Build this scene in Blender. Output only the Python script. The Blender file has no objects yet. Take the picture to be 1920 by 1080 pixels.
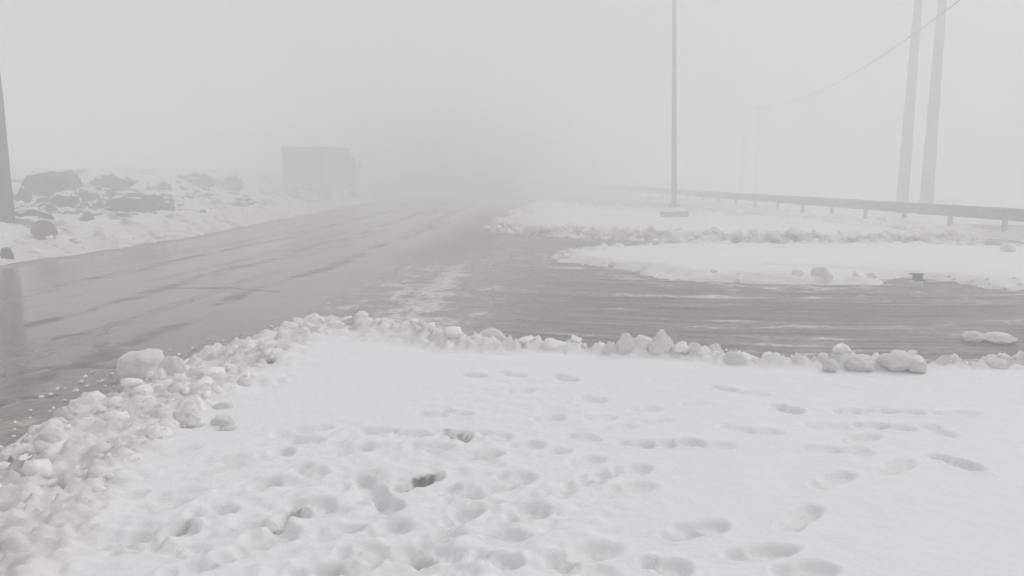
import bpy, bmesh, math, random
import numpy as np
from mathutils import Vector, Matrix, noise as mnoise

R = math.radians
rng = random.Random(7)
scene = bpy.context.scene
COL = scene.collection

# ------------------------------------------------------------------ camera
EYE = 1.6
FPX = 1500.0                       # focal length in pixels of the 1920 px wide photograph
PITCH = math.atan((540 - 325) / FPX)
cam_d = bpy.data.cameras.new('camera')
cam_d.sensor_width = 36.0
cam_d.lens = 36.0 * FPX / 1920.0
cam_d.clip_start = 0.05
cam_d.clip_end = 2000
cam = bpy.data.objects.new('camera', cam_d)
COL.objects.link(cam)
cam.location = (0, 0, EYE)
cam.rotation_euler = (math.pi / 2 - PITCH, 0, 0)
scene.camera = cam

# ------------------------------------------------------------------ sky, sun, exposure
SUN_EL, SUN_ROT = R(44), R(60)
world = bpy.data.worlds.new('World')
scene.world = world
world.use_nodes = True
wn = world.node_tree
wn.nodes.clear()
w_out = wn.nodes.new('ShaderNodeOutputWorld')
w_bg = wn.nodes.new('ShaderNodeBackground')
w_sky = wn.nodes.new('ShaderNodeTexSky')
w_sky.sky_type = 'NISHITA'
w_sky.sun_disc = False
w_sky.sun_elevation = SUN_EL
w_sky.sun_rotation = SUN_ROT
w_sky.dust_density = 6.0
w_sky.air_density = 1.0
w_hsv = wn.nodes.new('ShaderNodeHueSaturation')
w_hsv.inputs['Saturation'].default_value = 0.16       # overcast: the cloud deck takes the blue out
w_bg.inputs['Strength'].default_value = 0.10
wn.links.new(w_sky.outputs[0], w_hsv.inputs['Color'])
w_tint = wn.nodes.new('ShaderNodeMix'); w_tint.data_type = 'RGBA'; w_tint.blend_type = 'MULTIPLY'
w_tint.inputs[0].default_value = 1.0
w_tint.inputs[7].default_value = (0.968, 0.973, 1.012, 1)
wn.links.new(w_hsv.outputs[0], w_tint.inputs[6])
wn.links.new(w_tint.outputs[2], w_bg.inputs['Color'])
wn.links.new(w_bg.outputs[0], w_out.inputs['Surface'])

sun_d = bpy.data.lights.new('sun', 'SUN')
sun_d.energy = 0.5
sun_d.angle = R(50)
sun_d.color = (1.0, 0.975, 0.94)
sun = bpy.data.objects.new('sun', sun_d)
COL.objects.link(sun)
sd = Vector((math.sin(SUN_ROT) * math.cos(SUN_EL), math.cos(SUN_ROT) * math.cos(SUN_EL), math.sin(SUN_EL)))
sun.rotation_euler = sd.to_track_quat('Z', 'Y').to_euler()

scene.view_settings.view_transform = 'Standard'
scene.view_settings.look = 'None'
scene.view_settings.exposure = 0.39
scene.view_settings.gamma = 1.0
scene.view_settings.use_curve_mapping = False
HAZE_DENSITY = 0.052
cy = scene.cycles
cy.max_bounces = 12
cy.diffuse_bounces = 3
cy.glossy_bounces = 3
cy.volume_bounces = 9
cy.use_denoising = True

# ------------------------------------------------------------------ helpers: projection
cp, sp = math.cos(PITCH), math.sin(PITCH)
def ray(px, py):
    a, b = px - 960.0, 540.0 - py
    return Vector((a, FPX * cp + b * sp, -FPX * sp + b * cp))
def G(px, py, z=0.0):
    """the point at height z that the photograph shows at a pixel"""
    d = ray(px, py)
    t = (z - EYE) / d.z
    return Vector((d.x * t, d.y * t, z))
def P(px, py, dist):
    """the point at ground distance dist (along Y) shown at a pixel"""
    d = ray(px, py)
    t = dist / d.y
    return Vector((d.x * t, dist, EYE + d.z * t))
def GP(lst, z=0.0):
    return [tuple(G(x, y, z)[:2]) for x, y in lst]

# ------------------------------------------------------------------ helpers: numpy noise
def _hash(ix, iy, seed):
    h = (ix.astype(np.int64) * 374761393 + iy.astype(np.int64) * 668265263 + seed * 974634277) & 0xffffffff
    h = ((h ^ (h >> 13)) * 1274126177) & 0xffffffff
    return ((h ^ (h >> 16)) & 0xffffff) / float(0x1000000)
def pnoise(x, y, seed=0):
    x = np.asarray(x, float); y = np.asarray(y, float)
    xi, yi = np.floor(x), np.floor(y)
    xf, yf = x - xi, y - yi
    u = xf * xf * xf * (xf * (xf * 6 - 15) + 10)
    v = yf * yf * yf * (yf * (yf * 6 - 15) + 10)
    def g(dx, dy):
        a = _hash(xi + dx, yi + dy, seed) * 2 * np.pi
        return np.cos(a) * (xf - dx) + np.sin(a) * (yf - dy)
    return (g(0, 0) * (1 - u) + g(1, 0) * u) * (1 - v) + (g(0, 1) * (1 - u) + g(1, 1) * u) * v
def fbm(x, y, octaves=4, seed=0, gain=0.5):
    s, a = 0, 1.0
    for o in range(octaves):
        s = s + a * pnoise(x * 2 ** o + 17.3 * o, y * 2 ** o - 9.1 * o, seed + o)
        a *= gain
    return s
def sstep(a, b, x):
    t = np.clip((x - a) / (b - a), 0, 1)
    return t * t * (3 - 2 * t)
def seg_dist(X, Y, pts, closed=False):
    d = np.full(X.shape, 1e9)
    n = len(pts)
    for i in range(n if closed else n - 1):
        ax, ay = pts[i]; bx, by = pts[(i + 1) % n]
        dx, dy = bx - ax, by - ay
        L = dx * dx + dy * dy + 1e-12
        t = np.clip(((X - ax) * dx + (Y - ay) * dy) / L, 0, 1)
        d = np.minimum(d, (X - ax - t * dx) ** 2 + (Y - ay - t * dy) ** 2)
    return np.sqrt(d)
def inside(X, Y, pts):
    r = np.zeros(X.shape, bool)
    n = len(pts)
    for i in range(n):
        ax, ay = pts[i]; bx, by = pts[(i + 1) % n]
        if ay == by:
            continue
        c = ((ay > Y) != (by > Y)) & (X < (bx - ax) * (Y - ay) / (by - ay) + ax)
        r ^= c
    return r
def sdist(X, Y, pts):
    d = seg_dist(X, Y, pts, True)
    return np.where(inside(X, Y, pts), d, -d)

# ------------------------------------------------------------------ helpers: objects
def tag(o, label=None, cat=None, group=None, kind=None):
    if label: o['label'] = label
    if cat: o['category'] = cat
    if group: o['group'] = group
    if kind: o['kind'] = kind
    return o
def link(name, me, mat=None, parent=None, loc=None, rot=None):
    o = bpy.data.objects.new(name, me)
    COL.objects.link(o)
    if mat is not None and me is not None and not me.materials:
        me.materials.append(mat)
    if parent is not None:
        o.parent = parent
    if loc is not None: o.location = loc
    if rot is not None: o.rotation_euler = rot
    return o
def empty(name, loc=(0, 0, 0), rz=0.0, rot=None):
    o = bpy.data.objects.new(name, None)
    COL.objects.link(o)
    o.empty_display_size = 0.2
    o.location = loc
    o.rotation_euler = rot or (0, 0, rz)
    return o
def bm_mesh(bm, smooth=False, name='mesh'):
    me = bpy.data.meshes.new(name)
    bm.normal_update()
    bm.to_mesh(me); bm.free()
    if smooth:
        me.polygons.foreach_set('use_smooth', np.ones(len(me.polygons), bool))
    return me
def add_box(bm, c, s, bevel=0.0, seg=2):
    r = bmesh.ops.create_cube(bm, size=1.0)
    for v in r['verts']:
        v.co = Vector((v.co.x * s[0] + c[0], v.co.y * s[1] + c[1], v.co.z * s[2] + c[2]))
    if bevel > 0:
        es = list({e for v in r['verts'] for e in v.link_edges})
        bmesh.ops.bevel(bm, geom=es, offset=bevel, segments=seg, affect='EDGES', profile=0.5)
def box(c, s, bevel=0.0, seg=2, smooth=False):
    bm = bmesh.new(); add_box(bm, c, s, bevel, seg); return bm_mesh(bm, smooth)
def tube_into(bm, rings, n=16, caps=True):
    """rings: (centre, radius, axis u, axis v)"""
    prev = None; first = None
    for c, r, u, v in rings:
        ring = [bm.verts.new(Vector(c) + (Vector(u) * math.cos(a) + Vector(v) * math.sin(a)) * r)
                for a in (2 * math.pi * k / n for k in range(n))]
        if prev:
            for k in range(n):
                bm.faces.new((prev[k], prev[(k + 1) % n], ring[(k + 1) % n], ring[k]))
        else:
            first = ring
        prev = ring
    if caps:
        bm.faces.new(list(reversed(first))); bm.faces.new(prev)
def vtube(profile, n=16):
    bm = bmesh.new()
    tube_into(bm, [((0, 0, z), r, (1, 0, 0), (0, 1, 0)) for z, r in profile], n)
    return bm_mesh(bm, True)
def path_tube(pts, r, n=6):
    bm = bmesh.new(); rings = []
    for i, p in enumerate(pts):
        t = (Vector(pts[min(i + 1, len(pts) - 1)]) - Vector(pts[max(i - 1, 0)])).normalized()
        u = t.cross(Vector((0, 0, 1)))
        if u.length < 1e-4: u = Vector((1, 0, 0))
        u.normalize(); v = u.cross(t)
        rings.append((p, r, u, v))
    tube_into(bm, rings, n)
    return bm_mesh(bm, True)
def disc_x(r, w, n=24, bevel=0.0):
    """a cylinder along X"""
    bm = bmesh.new()
    b = min(bevel, r * 0.4, w * 0.4)
    prof = [(-w / 2, r - b), (-w / 2 + b, r), (w / 2 - b, r), (w / 2, r - b)] if b > 0 else [(-w / 2, r), (w / 2, r)]
    tube_into(bm, [((x, 0, 0), rr, (0, 1, 0), (0, 0, 1)) for x, rr in prof], n)
    return bm_mesh(bm, False)

def grid_mesh(name, X, Y, Z, attrs, mask=None):
    nr, nc = X.shape
    co = np.stack([X, Y, Z], -1).reshape(-1, 3)
    idx = np.arange(nr * nc).reshape(nr, nc)
    q = np.stack([idx[:-1, :-1], idx[:-1, 1:], idx[1:, 1:], idx[1:, :-1]], -1).reshape(-1, 4)
    if mask is not None:
        m = mask[:-1, :-1] | mask[:-1, 1:] | mask[1:, 1:] | mask[1:, :-1]
        q = q[m.reshape(-1)]
    used, inv = np.unique(q, return_inverse=True)
    q = inv.reshape(-1, 4)
    co = co[used]
    me = bpy.data.meshes.new(name)
    me.vertices.add(len(co)); me.vertices.foreach_set('co', co.astype(np.float32).reshape(-1))
    me.loops.add(q.size); me.loops.foreach_set('vertex_index', q.astype(np.int32).reshape(-1))
    me.polygons.add(len(q))
    me.polygons.foreach_set('loop_start', (np.arange(len(q)) * 4).astype(np.int32))
    me.polygons.foreach_set('use_smooth', np.ones(len(q), bool))
    me.update(calc_edges=True)
    for k, a in attrs.items():
        at = me.attributes.new(k, 'FLOAT', 'POINT')
        at.data.foreach_set('value', a.reshape(-1)[used].astype(np.float32))
    me.validate()
    return me

# ------------------------------------------------------------------ materials
def mat_base(name):
    m = bpy.data.materials.new(name); m.use_nodes = True
    nt = m.node_tree
    return m, nt, nt.nodes['Principled BSDF']
def N(nt, kind, **kw):
    n = nt.nodes.new(kind)
    for k, v in kw.items():
        if k in n.inputs.keys(): n.inputs[k].default_value = v
        else: setattr(n, k, v)
    return n
def obj_coord(nt):
    return N(nt, 'ShaderNodeTexCoord').outputs['Object']
def ramp(nt, fac, stops):
    r = nt.nodes.new('ShaderNodeValToRGB')
    e = r.color_ramp.elements
    e[0].position, e[0].color = stops[0][0], (*stops[0][1], 1)
    e[1].position, e[1].color = stops[-1][0], (*stops[-1][1], 1)
    for p, c in stops[1:-1]:
        x = e.new(p); x.color = (*c, 1)
    nt.links.new(fac, r.inputs[0])
    return r.outputs[0]
def noise_mat(name, c1, c2, scale, rough=0.7, metal=0.0, bump=0.0, bscale=None, detail=6.0, stretch=None, spec=0.5):
    m, nt, b = mat_base(name)
    co = obj_coord(nt)
    if stretch:
        mp = N(nt, 'ShaderNodeMapping'); mp.inputs['Scale'].default_value = stretch
        nt.links.new(co, mp.inputs[0]); co = mp.outputs[0]
    nz = N(nt, 'ShaderNodeTexNoise'); nz.inputs['Scale'].default_value = scale; nz.inputs['Detail'].default_value = detail
    nt.links.new(co, nz.inputs['Vector'])
    nt.links.new(ramp(nt, nz.outputs[0], [(0.32, c1), (0.68, c2)]), b.inputs['Base Color'])
    b.inputs['Roughness'].default_value = rough
    b.inputs['Metallic'].default_value = metal
    b.inputs['Specular IOR Level'].default_value = spec
    if bump:
        n2 = N(nt, 'ShaderNodeTexNoise'); n2.inputs['Scale'].default_value = bscale or scale * 3; n2.inputs['Detail'].default_value = 8
        nt.links.new(co, n2.inputs['Vector'])
        bp = N(nt, 'ShaderNodeBump'); bp.inputs['Strength'].default_value = 0.6; bp.inputs['Distance'].default_value = bump
        nt.links.new(n2.outputs[0], bp.inputs['Height']); nt.links.new(bp.outputs[0], b.inputs['Normal'])
    return m

def snow_material():
    m, nt, b = mat_base('snow')
    L = nt.links
    co = obj_coord(nt)
    at = N(nt, 'ShaderNodeAttribute'); at.attribute_name = 'dirt_and_shade'
    nz = N(nt, 'ShaderNodeTexNoise'); nz.inputs['Scale'].default_value = 5.0; nz.inputs['Detail'].default_value = 8
    L.new(co, nz.inputs['Vector'])
    # dirt = attribute, broken up by noise
    mr = N(nt, 'ShaderNodeMapRange'); mr.inputs['From Min'].default_value = 0.3; mr.inputs['From Max'].default_value = 0.7
    mr.inputs['To Min'].default_value = 0.45; mr.inputs['To Max'].default_value = 1.35
    L.new(nz.outputs[0], mr.inputs[0])
    mu = N(nt, 'ShaderNodeMath', operation='MULTIPLY'); mu.use_clamp = True
    L.new(at.outputs['Fac'], mu.inputs[0]); L.new(mr.outputs[0], mu.inputs[1])
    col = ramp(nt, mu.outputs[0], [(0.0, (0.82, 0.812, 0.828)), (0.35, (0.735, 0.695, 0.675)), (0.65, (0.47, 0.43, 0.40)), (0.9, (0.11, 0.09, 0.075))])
    L.new(col, b.inputs['Base Color'])
    b.inputs['Roughness'].default_value = 0.65
    b.inputs['Specular IOR Level'].default_value = 0.25
    n2 = N(nt, 'ShaderNodeTexNoise'); n2.inputs['Scale'].default_value = 38.0; n2.inputs['Detail'].default_value = 6
    n3 = N(nt, 'ShaderNodeTexNoise'); n3.inputs['Scale'].default_value = 9.0; n3.inputs['Detail'].default_value = 6
    L.new(co, n2.inputs['Vector']); L.new(co, n3.inputs['Vector'])
    ad = N(nt, 'ShaderNodeMath', operation='MULTIPLY_ADD'); ad.inputs[1].default_value = 0.35
    L.new(n2.outputs[0], ad.inputs[0]); L.new(n3.outputs[0], ad.inputs[2])
    bp = N(nt, 'ShaderNodeBump'); bp.inputs['Strength'].default_value = 0.5; bp.inputs['Distance'].default_value = 0.02
    L.new(ad.outputs[0], bp.inputs['Height']); L.new(bp.outputs[0], b.inputs['Normal'])
    return m

def chunk_material():
    m, nt, b = mat_base('packed_snow')
    L = nt.links
    co = obj_coord(nt)
    nz = N(nt, 'ShaderNodeTexNoise'); nz.inputs['Scale'].default_value = 7.0; nz.inputs['Detail'].default_value = 8
    oi = N(nt, 'ShaderNodeObjectInfo')
    L.new(co, nz.inputs['Vector'])
    L.new(ramp(nt, nz.outputs[0], [(0.26, (0.76, 0.71, 0.68)), (0.42, (0.85, 0.81, 0.79)), (0.62, (0.91, 0.88, 0.88))]), b.inputs['Base Color'])
    b.inputs['Roughness'].default_value = 0.6
    b.inputs['Specular IOR Level'].default_value = 0.25
    n2 = N(nt, 'ShaderNodeTexNoise'); n2.inputs['Scale'].default_value = 26.0; n2.inputs['Detail'].default_value = 7
    L.new(co, n2.inputs['Vector'])
    bp = N(nt, 'ShaderNodeBump'); bp.inputs['Strength'].default_value = 0.7; bp.inputs['Distance'].default_value = 0.02
    L.new(n2.outputs[0], bp.inputs['Height']); L.new(bp.outputs[0], b.inputs['Normal'])
    return m

def road_material():
    m, nt, b = mat_base('wet_asphalt')
    L = nt.links
    co = obj_coord(nt)
    a_sl = N(nt, 'ShaderNodeAttribute'); a_sl.attribute_name = 'slush'
    a_ro = N(nt, 'ShaderNodeAttribute'); a_ro.attribute_name = 'grit'
    nz = N(nt, 'ShaderNodeTexNoise'); nz.inputs['Scale'].default_value = 14.0; nz.inputs['Detail'].default_value = 8
    L.new(co, nz.inputs['Vector'])
    asph = ramp(nt, nz.outputs[0], [(0.3, (0.075, 0.050, 0.035)), (0.7, (0.140, 0.100, 0.074))])
    slc = ramp(nt, nz.outputs[0], [(0.3, (0.30, 0.235, 0.195)), (0.7, (0.54, 0.46, 0.41))])
    slw = ramp(nt, nz.outputs[0], [(0.3, (0.60, 0.555, 0.53)), (0.7, (0.80, 0.765, 0.75))])
    # drawn-out streaks on the side lane
    a_la = N(nt, 'ShaderNodeAttribute'); a_la.attribute_name = 'lane'
    a_tr = N(nt, 'ShaderNodeAttribute'); a_tr.attribute_name = 'track'
    sxyz = N(nt, 'ShaderNodeSeparateXYZ'); L.new(co, sxyz.inputs[0])
    cxyz = N(nt, 'ShaderNodeCombineXYZ'); L.new(sxyz.outputs[0], cxyz.inputs[0]); L.new(a_tr.outputs['Fac'], cxyz.inputs[1])
    mp = N(nt, 'ShaderNodeMapping'); mp.inputs['Scale'].default_value = (0.55, 9.0, 1.0)
    L.new(cxyz.outputs[0], mp.inputs[0])
    ns = N(nt, 'ShaderNodeTexNoise'); ns.inputs['Scale'].default_value = 1.0; ns.inputs['Detail'].default_value = 5; ns.inputs['Roughness'].default_value = 0.65
    L.new(mp.outputs[0], ns.inputs['Vector'])
    st = N(nt, 'ShaderNodeMapRange'); st.inputs['From Min'].default_value = 0.40; st.inputs['From Max'].default_value = 0.66
    st.inputs['To Min'].default_value = -0.34; st.inputs['To Max'].default_value = 0.58
    L.new(ns.outputs[0], st.inputs[0])
    sl2 = N(nt, 'ShaderNodeMath', operation='MULTIPLY_ADD')
    L.new(st.outputs[0], sl2.inputs[0]); L.new(a_la.outputs['Fac'], sl2.inputs[1]); L.new(a_sl.outputs['Fac'], sl2.inputs[2])
    # slush breaks up at its edge
    ad = N(nt, 'ShaderNodeMath', operation='ADD'); L.new(sl2.outputs[0], ad.inputs[0])
    sb = N(nt, 'ShaderNodeMath', operation='MULTIPLY_ADD'); sb.inputs[1].default_value = 0.9; sb.inputs[2].default_value = -0.45
    L.new(nz.outputs[0], sb.inputs[0])
    sw = N(nt, 'ShaderNodeMath', operation='MULTIPLY'); L.new(sb.outputs[0], sw.inputs[0]); L.new(a_sl.outputs['Fac'], sw.inputs[1])
    L.new(sw.outputs[0], ad.inputs[1]); ad.use_clamp = True
    mx = N(nt, 'ShaderNodeMix', data_type='RGBA')
    hi = N(nt, 'ShaderNodeMapRange'); hi.inputs['From Min'].default_value = 0.6; hi.inputs['From Max'].default_value = 1.25
    L.new(ad.outputs[0], hi.inputs[0])
    sm = N(nt, 'ShaderNodeMix', data_type='RGBA'); L.new(hi.outputs[0], sm.inputs[0]); L.new(slc, sm.inputs[6]); L.new(slw, sm.inputs[7])
    L.new(ad.outputs[0], mx.inputs[0]); L.new(asph, mx.inputs[6]); L.new(sm.outputs[2], mx.inputs[7])
    sp_ = N(nt, 'ShaderNodeMath', operation='MULTIPLY_ADD'); sp_.inputs[1].default_value = -0.34; sp_.inputs[2].default_value = 0.44
    L.new(a_ro.outputs['Fac'], sp_.inputs[0]); L.new(sp_.outputs[0], b.inputs['Specular IOR Level'])
    L.new(mx.outputs[2], b.inputs['Base Color'])
    ro = N(nt, 'ShaderNodeMath', operation='MULTIPLY_ADD'); ro.inputs[1].default_value = 0.45; ro.inputs[2].default_value = 0.06
    L.new(a_ro.outputs['Fac'], ro.inputs[0])
    r2 = N(nt, 'ShaderNodeMath', operation='MULTIPLY_ADD'); r2.inputs[1].default_value = 0.4; r2.use_clamp = True
    L.new(ad.outputs[0], r2.inputs[0]); L.new(ro.outputs[0], r2.inputs[2])
    L.new(r2.outputs[0], b.inputs['Roughness'])
    b.inputs['IOR'].default_value = 1.33
    b.inputs['Specular Tint'].default_value = (1.0, 0.905, 0.845, 1)   # muddy film of water
    n2 = N(nt, 'ShaderNodeTexNoise'); n2.inputs['Scale'].default_value = 45.0; n2.inputs['Detail'].default_value = 5
    L.new(co, n2.inputs['Vector'])
    bp = N(nt, 'ShaderNodeBump'); bp.inputs['Distance'].default_value = 0.004
    bs = N(nt, 'ShaderNodeMath', operation='MULTIPLY_ADD'); bs.inputs[1].default_value = 0.8; bs.inputs[2].default_value = 0.0; bs.use_clamp = True
    L.new(a_ro.outputs['Fac'], bs.inputs[0]); L.new(bs.outputs[0], bp.inputs['Strength'])
    L.new(n2.outputs[0], bp.inputs['Height']); L.new(bp.outputs[0], b.inputs['Normal'])
    return m

def snowy_rock(name, c1, c2, scale, amount):
    m = noise_mat(name, c1, c2, scale, 0.85, bump=0.03)
    nt = m.node_tree; L = nt.links; b = nt.nodes['Principled BSDF']
    src = b.inputs['Base Color'].links[0].from_socket
    ge = N(nt, 'ShaderNodeNewGeometry'); sx = N(nt, 'ShaderNodeSeparateXYZ'); L.new(ge.outputs['Normal'], sx.inputs[0])
    nz = N(nt, 'ShaderNodeTexNoise'); nz.inputs['Scale'].default_value = 2.4; nz.inputs['Detail'].default_value = 7
    L.new(ge.outputs['Position'], nz.inputs['Vector'])
    a = N(nt, 'ShaderNodeMath', operation='MULTIPLY_ADD'); a.inputs[1].default_value = 0.45
    L.new(sx.outputs[2], a.inputs[0]); L.new(nz.outputs[0], a.inputs[2])
    mr = N(nt, 'ShaderNodeMapRange'); mr.inputs['From Min'].default_value = amount; mr.inputs['From Max'].default_value = amount + 0.07
    L.new(a.outputs[0], mr.inputs[0])
    mx = N(nt, 'ShaderNodeMix', data_type='RGBA'); mx.inputs[7].default_value = (0.80, 0.79, 0.80, 1)
    L.new(mr.outputs[0], mx.inputs[0]); L.new(src, mx.inputs[6]); L.new(mx.outputs[2], b.inputs['Base Color'])
    return m
SNOW = snow_material()
CHUNK = chunk_material()
ROAD = road_material()
ROCK = snowy_rock('dark_rock', (0.055, 0.042, 0.034), (0.135, 0.108, 0.088), 5, 0.84)
TAN = noise_mat('tan_rock', (0.13, 0.088, 0.052), (0.22, 0.155, 0.10), 7, 0.85, bump=0.02)
HILL = noise_mat('hill_earth', (0.045, 0.038, 0.032), (0.42, 0.39, 0.37), 0.22, 0.95, bump=0.3)
WOOD = noise_mat('weathered_wood', (0.045, 0.035, 0.028), (0.09, 0.073, 0.06), 6, 0.85, bump=0.01, stretch=(6, 6, 0.5))
CONC_POLE = noise_mat('grey_pole', (0.10, 0.10, 0.10), (0.17, 0.17, 0.165), 3, 0.7)
GALV = noise_mat('galvanised_steel', (0.20, 0.205, 0.21), (0.30, 0.305, 0.31), 8, 0.45, metal=0.35)
RAIL = noise_mat('dull_rail_steel', (0.20, 0.20, 0.20), (0.30, 0.30, 0.295), 5, 0.55, metal=0.3)
CONC = noise_mat('concrete', (0.16, 0.15, 0.14), (0.30, 0.285, 0.27), 9, 0.85, bump=0.01)
ORANGE = noise_mat('orange_paint', (0.24, 0.12, 0.085), (0.32, 0.17, 0.125), 12, 0.6)
BLACK = noise_mat('black_rubber', (0.015, 0.015, 0.015), (0.03, 0.03, 0.03), 10, 0.8)
TRUCK_BOX = noise_mat('truck_box_paint', (0.10, 0.095, 0.085), (0.17, 0.16, 0.145), 2.5, 0.6)
TRUCK_CAB = noise_mat('truck_cab_paint', (0.12, 0.11, 0.10), (0.17, 0.16, 0.15), 3, 0.4)
GLASS = noise_mat('dark_glass', (0.02, 0.022, 0.024), (0.03, 0.032, 0.035), 3, 0.08)
REDLENS = noise_mat('red_lens', (0.25, 0.02, 0.015), (0.32, 0.03, 0.02), 10, 0.25)
WHITE = noise_mat('white_paint', (0.62, 0.60, 0.57), (0.74, 0.72, 0.70), 14, 0.6)
IRON = noise_mat('dark_iron', (0.05, 0.048, 0.046), (0.10, 0.095, 0.09), 20, 0.6, metal=0.2)
WIRE = noise_mat('cable_black', (0.03, 0.03, 0.03), (0.05, 0.05, 0.05), 10, 0.6)

# ------------------------------------------------------------------ plan of the place
def bend(y):                                   # the road turns away to the left far off
    return -0.012 * np.clip(np.asarray(y, float) - 46, 0, None) ** 2
def left_edge(y):
    y = np.asarray(y, float)
    return np.interp(y, [-30, 4, 14, 17.5, 20.7, 28, 45, 120], [-10.3, -9.6, -9.0, -8.5, -8.2, -8.1, -7.9, -7.0]) + bend(y)
def rail_x(y):
    y = np.asarray(y, float)
    return np.interp(y, [10, 20.6, 32, 47, 58, 70, 90], [13.6, 12.2, 10.5, 8.4, 6.3, 3.2, -3.5])
def layby(X, Y):                                # the cleared strip where the truck stands
    return 1 - 0.97 * sstep(1.25, 0.8, np.sqrt(((X + 10.8) / 3.2) ** 2 + ((Y - 45.5) / 8.5) ** 2))
def bank_z(X, Y):
    e = left_edge(Y) - X                       # metres into the left bank
    z = 0.52 * sstep(0.0, 3.2, e) + 0.72 * sstep(3.4, 8.0, e)
    z = z * (1 + 0.30 * sstep(26, 36, Y) * sstep(60, 46, Y)) + 0.16 * sstep(1.5, 5, e) * np.abs(fbm(X * 0.9, Y * 0.8, 3, 41))
    z = z + 0.36 * sstep(1.0, 5.0, e) * fbm(X * 0.33, Y * 0.33, 4, 40)
    return np.where(e > 0, z * layby(X, Y), 0.0)

FIELD_EDGE = [(-700, 1500), (-260, 1080), (-90, 940), (0, 876), (60, 836), (112, 800), (190, 762), (240, 745), (300, 722), (345, 692), (420, 670),
              (500, 642), (590, 624), (690, 624), (790, 640), (850, 654), (950, 668), (1100, 672), (1260, 680), (1400, 694), (1600, 699),
              (1920, 700), (2500, 712), (3600, 716)]
field_poly = GP(FIELD_EDGE) + [(24, -8), (-6, -8)]
island_poly = GP([(1035, 487), (1080, 494), (1150, 504), (1220, 517), (1300, 525), (1420, 530), (1560, 533), (1640, 537), (1672, 529), (1718, 524),
                  (1800, 530), (1850, 541), (1920, 543), (2300, 548), (2900, 556), (2900, 473), (2300, 471), (1920, 469), (1700, 464), (1500, 463),
                  (1300, 464), (1180, 468), (1080, 476)])
verge_poly = GP([(915, 433), (1000, 441), (1100, 447), (1250, 452), (1400, 455), (1600, 457), (1760, 459), (1825, 458), (1800, 447), (1700, 430),
                 (1600, 420), (1500, 413), (1380, 408), (1268, 402), (1150, 396), (1060, 389), (1020, 384), (985, 392), (955, 408)])

# ------------------------------------------------------------------ ground sheet
gx = np.concatenate([np.linspace(-140, -30, 40), np.linspace(-28, 28, 60), np.linspace(30, 140, 40)])
gy = np.concatenate([np.linspace(-60, 0, 20), np.linspace(2, 60, 60), np.linspace(62, 150, 40)])
GX, GY = np.meshgrid(gx, gy)
GZ = -0.16 + 0.05 * fbm(GX * 0.1, GY * 0.1, 3, 3)
GZ = GZ + np.maximum(bank_z(GX, GY) - 0.15, 0) * sstep(1.0, 4.0, left_edge(GY) - GX)
o = link('ground', grid_mesh('ground', GX, GY, GZ, {'dirt_and_shade': 0.10 + 0.15 * np.clip(fbm(GX * .2, GY * .2, 3, 8) + .2, 0, 1)}), SNOW)
tag(o, 'snow covered open ground spreading out under the fog', 'ground', kind='structure')

# ------------------------------------------------------------------ road
def rows(y0, y1, k):
    n = int(math.log(y1 / y0) / k)
    return y0 * np.exp(np.linspace(0, math.log(y1 / y0), n))
ry = np.concatenate([np.linspace(-12, 2.6, 50), rows(2.7, 25, 0.0045), rows(25.2, 105, 0.008)])
rs = np.linspace(0, 1, 560)
rxl = left_edge(ry) - 0.8
rxr = np.where(ry < 23, 32.0, np.maximum(rail_x(ry) + 0.6, left_edge(ry) + 9))
rxr = np.where((ry >= 21) & (ry < 26), np.interp(ry, [21, 26], [32, rail_x(26) + 0.6]), rxr)
RX = rxl[:, None] + rs[None, :] * (rxr - rxl)[:, None]
RY = np.repeat(ry[:, None], len(rs), 1)
fan = GP([(520, 625), (620, 578), (700, 535), (790, 490), (880, 481), (922, 515), (925, 560), (890, 600), (880, 655), (700, 660)])
dfan = sdist(RX, RY, fan)
d_field = sdist(RX, RY, field_poly)
d_isl = sdist(RX, RY, island_poly)
d_ver = sdist(RX, RY, verge_poly)
e_left = RX - left_edge(RY)
# how much a point belongs to the side road (tracks run along X) or the main road (tracks along Y)
side = sstep(-1.2, 2.2, RX - np.interp(RY, [6, 12, 22, 24], [-0.6, -0.6, 0.5, 6]) + 0.5 * pnoise(RX * .5, RY * .5, 5)) * sstep(26, 21, RY)
back = sstep(0.0, 1.5, RX - np.interp(RY, [18, 25, 37, 48, 60], [11, 2, 1.6, 3.0, 3.0])) * sstep(18, 20, RY) * (d_ver < 0.3)
wob = 0.35 * fbm(RX * 0.12, RY * 0.06, 2, 21)
lat = e_left + wob                                     # across the main road
main_n = 0.6 * pnoise(lat * 1.3, RY * 0.10, 31) + 0.5 * pnoise(lat * 3.7, RY * 0.22, 32) + 0.35 * pnoise(lat * 9.0, RY * 0.6, 33)
curv = RY - np.where(RX < 3, 0.075 * (3 - RX) ** 2, 0.0) + 0.10 * pnoise(RX * 0.3, RY * 0.3, 38)       # side-road tracks curl into the junction
side_n = 0.55 * pnoise(RX * 0.12, curv * 1.7, 34) + 0.55 * pnoise(RX * 0.22, curv * 4.5, 35) + 0.55 * pnoise(RX * 0.4, curv * 9.0, 36)
fine = fbm(RX * 2.5, RY * 2.5, 4, 37)
streak = main_n * (1 - side) + side_n * side
slush_sheen_m = 0.05 + 0.36 * np.clip(main_n + 0.15 * fine - 0.12, 0, 1)
slush_sheen_m = slush_sheen_m + 0.12 * np.exp(-((lat - 1.4) / 1.0) ** 2)  # paler band: sky sheen of the water film put into the slush colour
grit_m = 0.05 + 0.55 * np.clip(1.0 * main_n + 0.45 * fine - 0.02, 0, 1)
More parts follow.
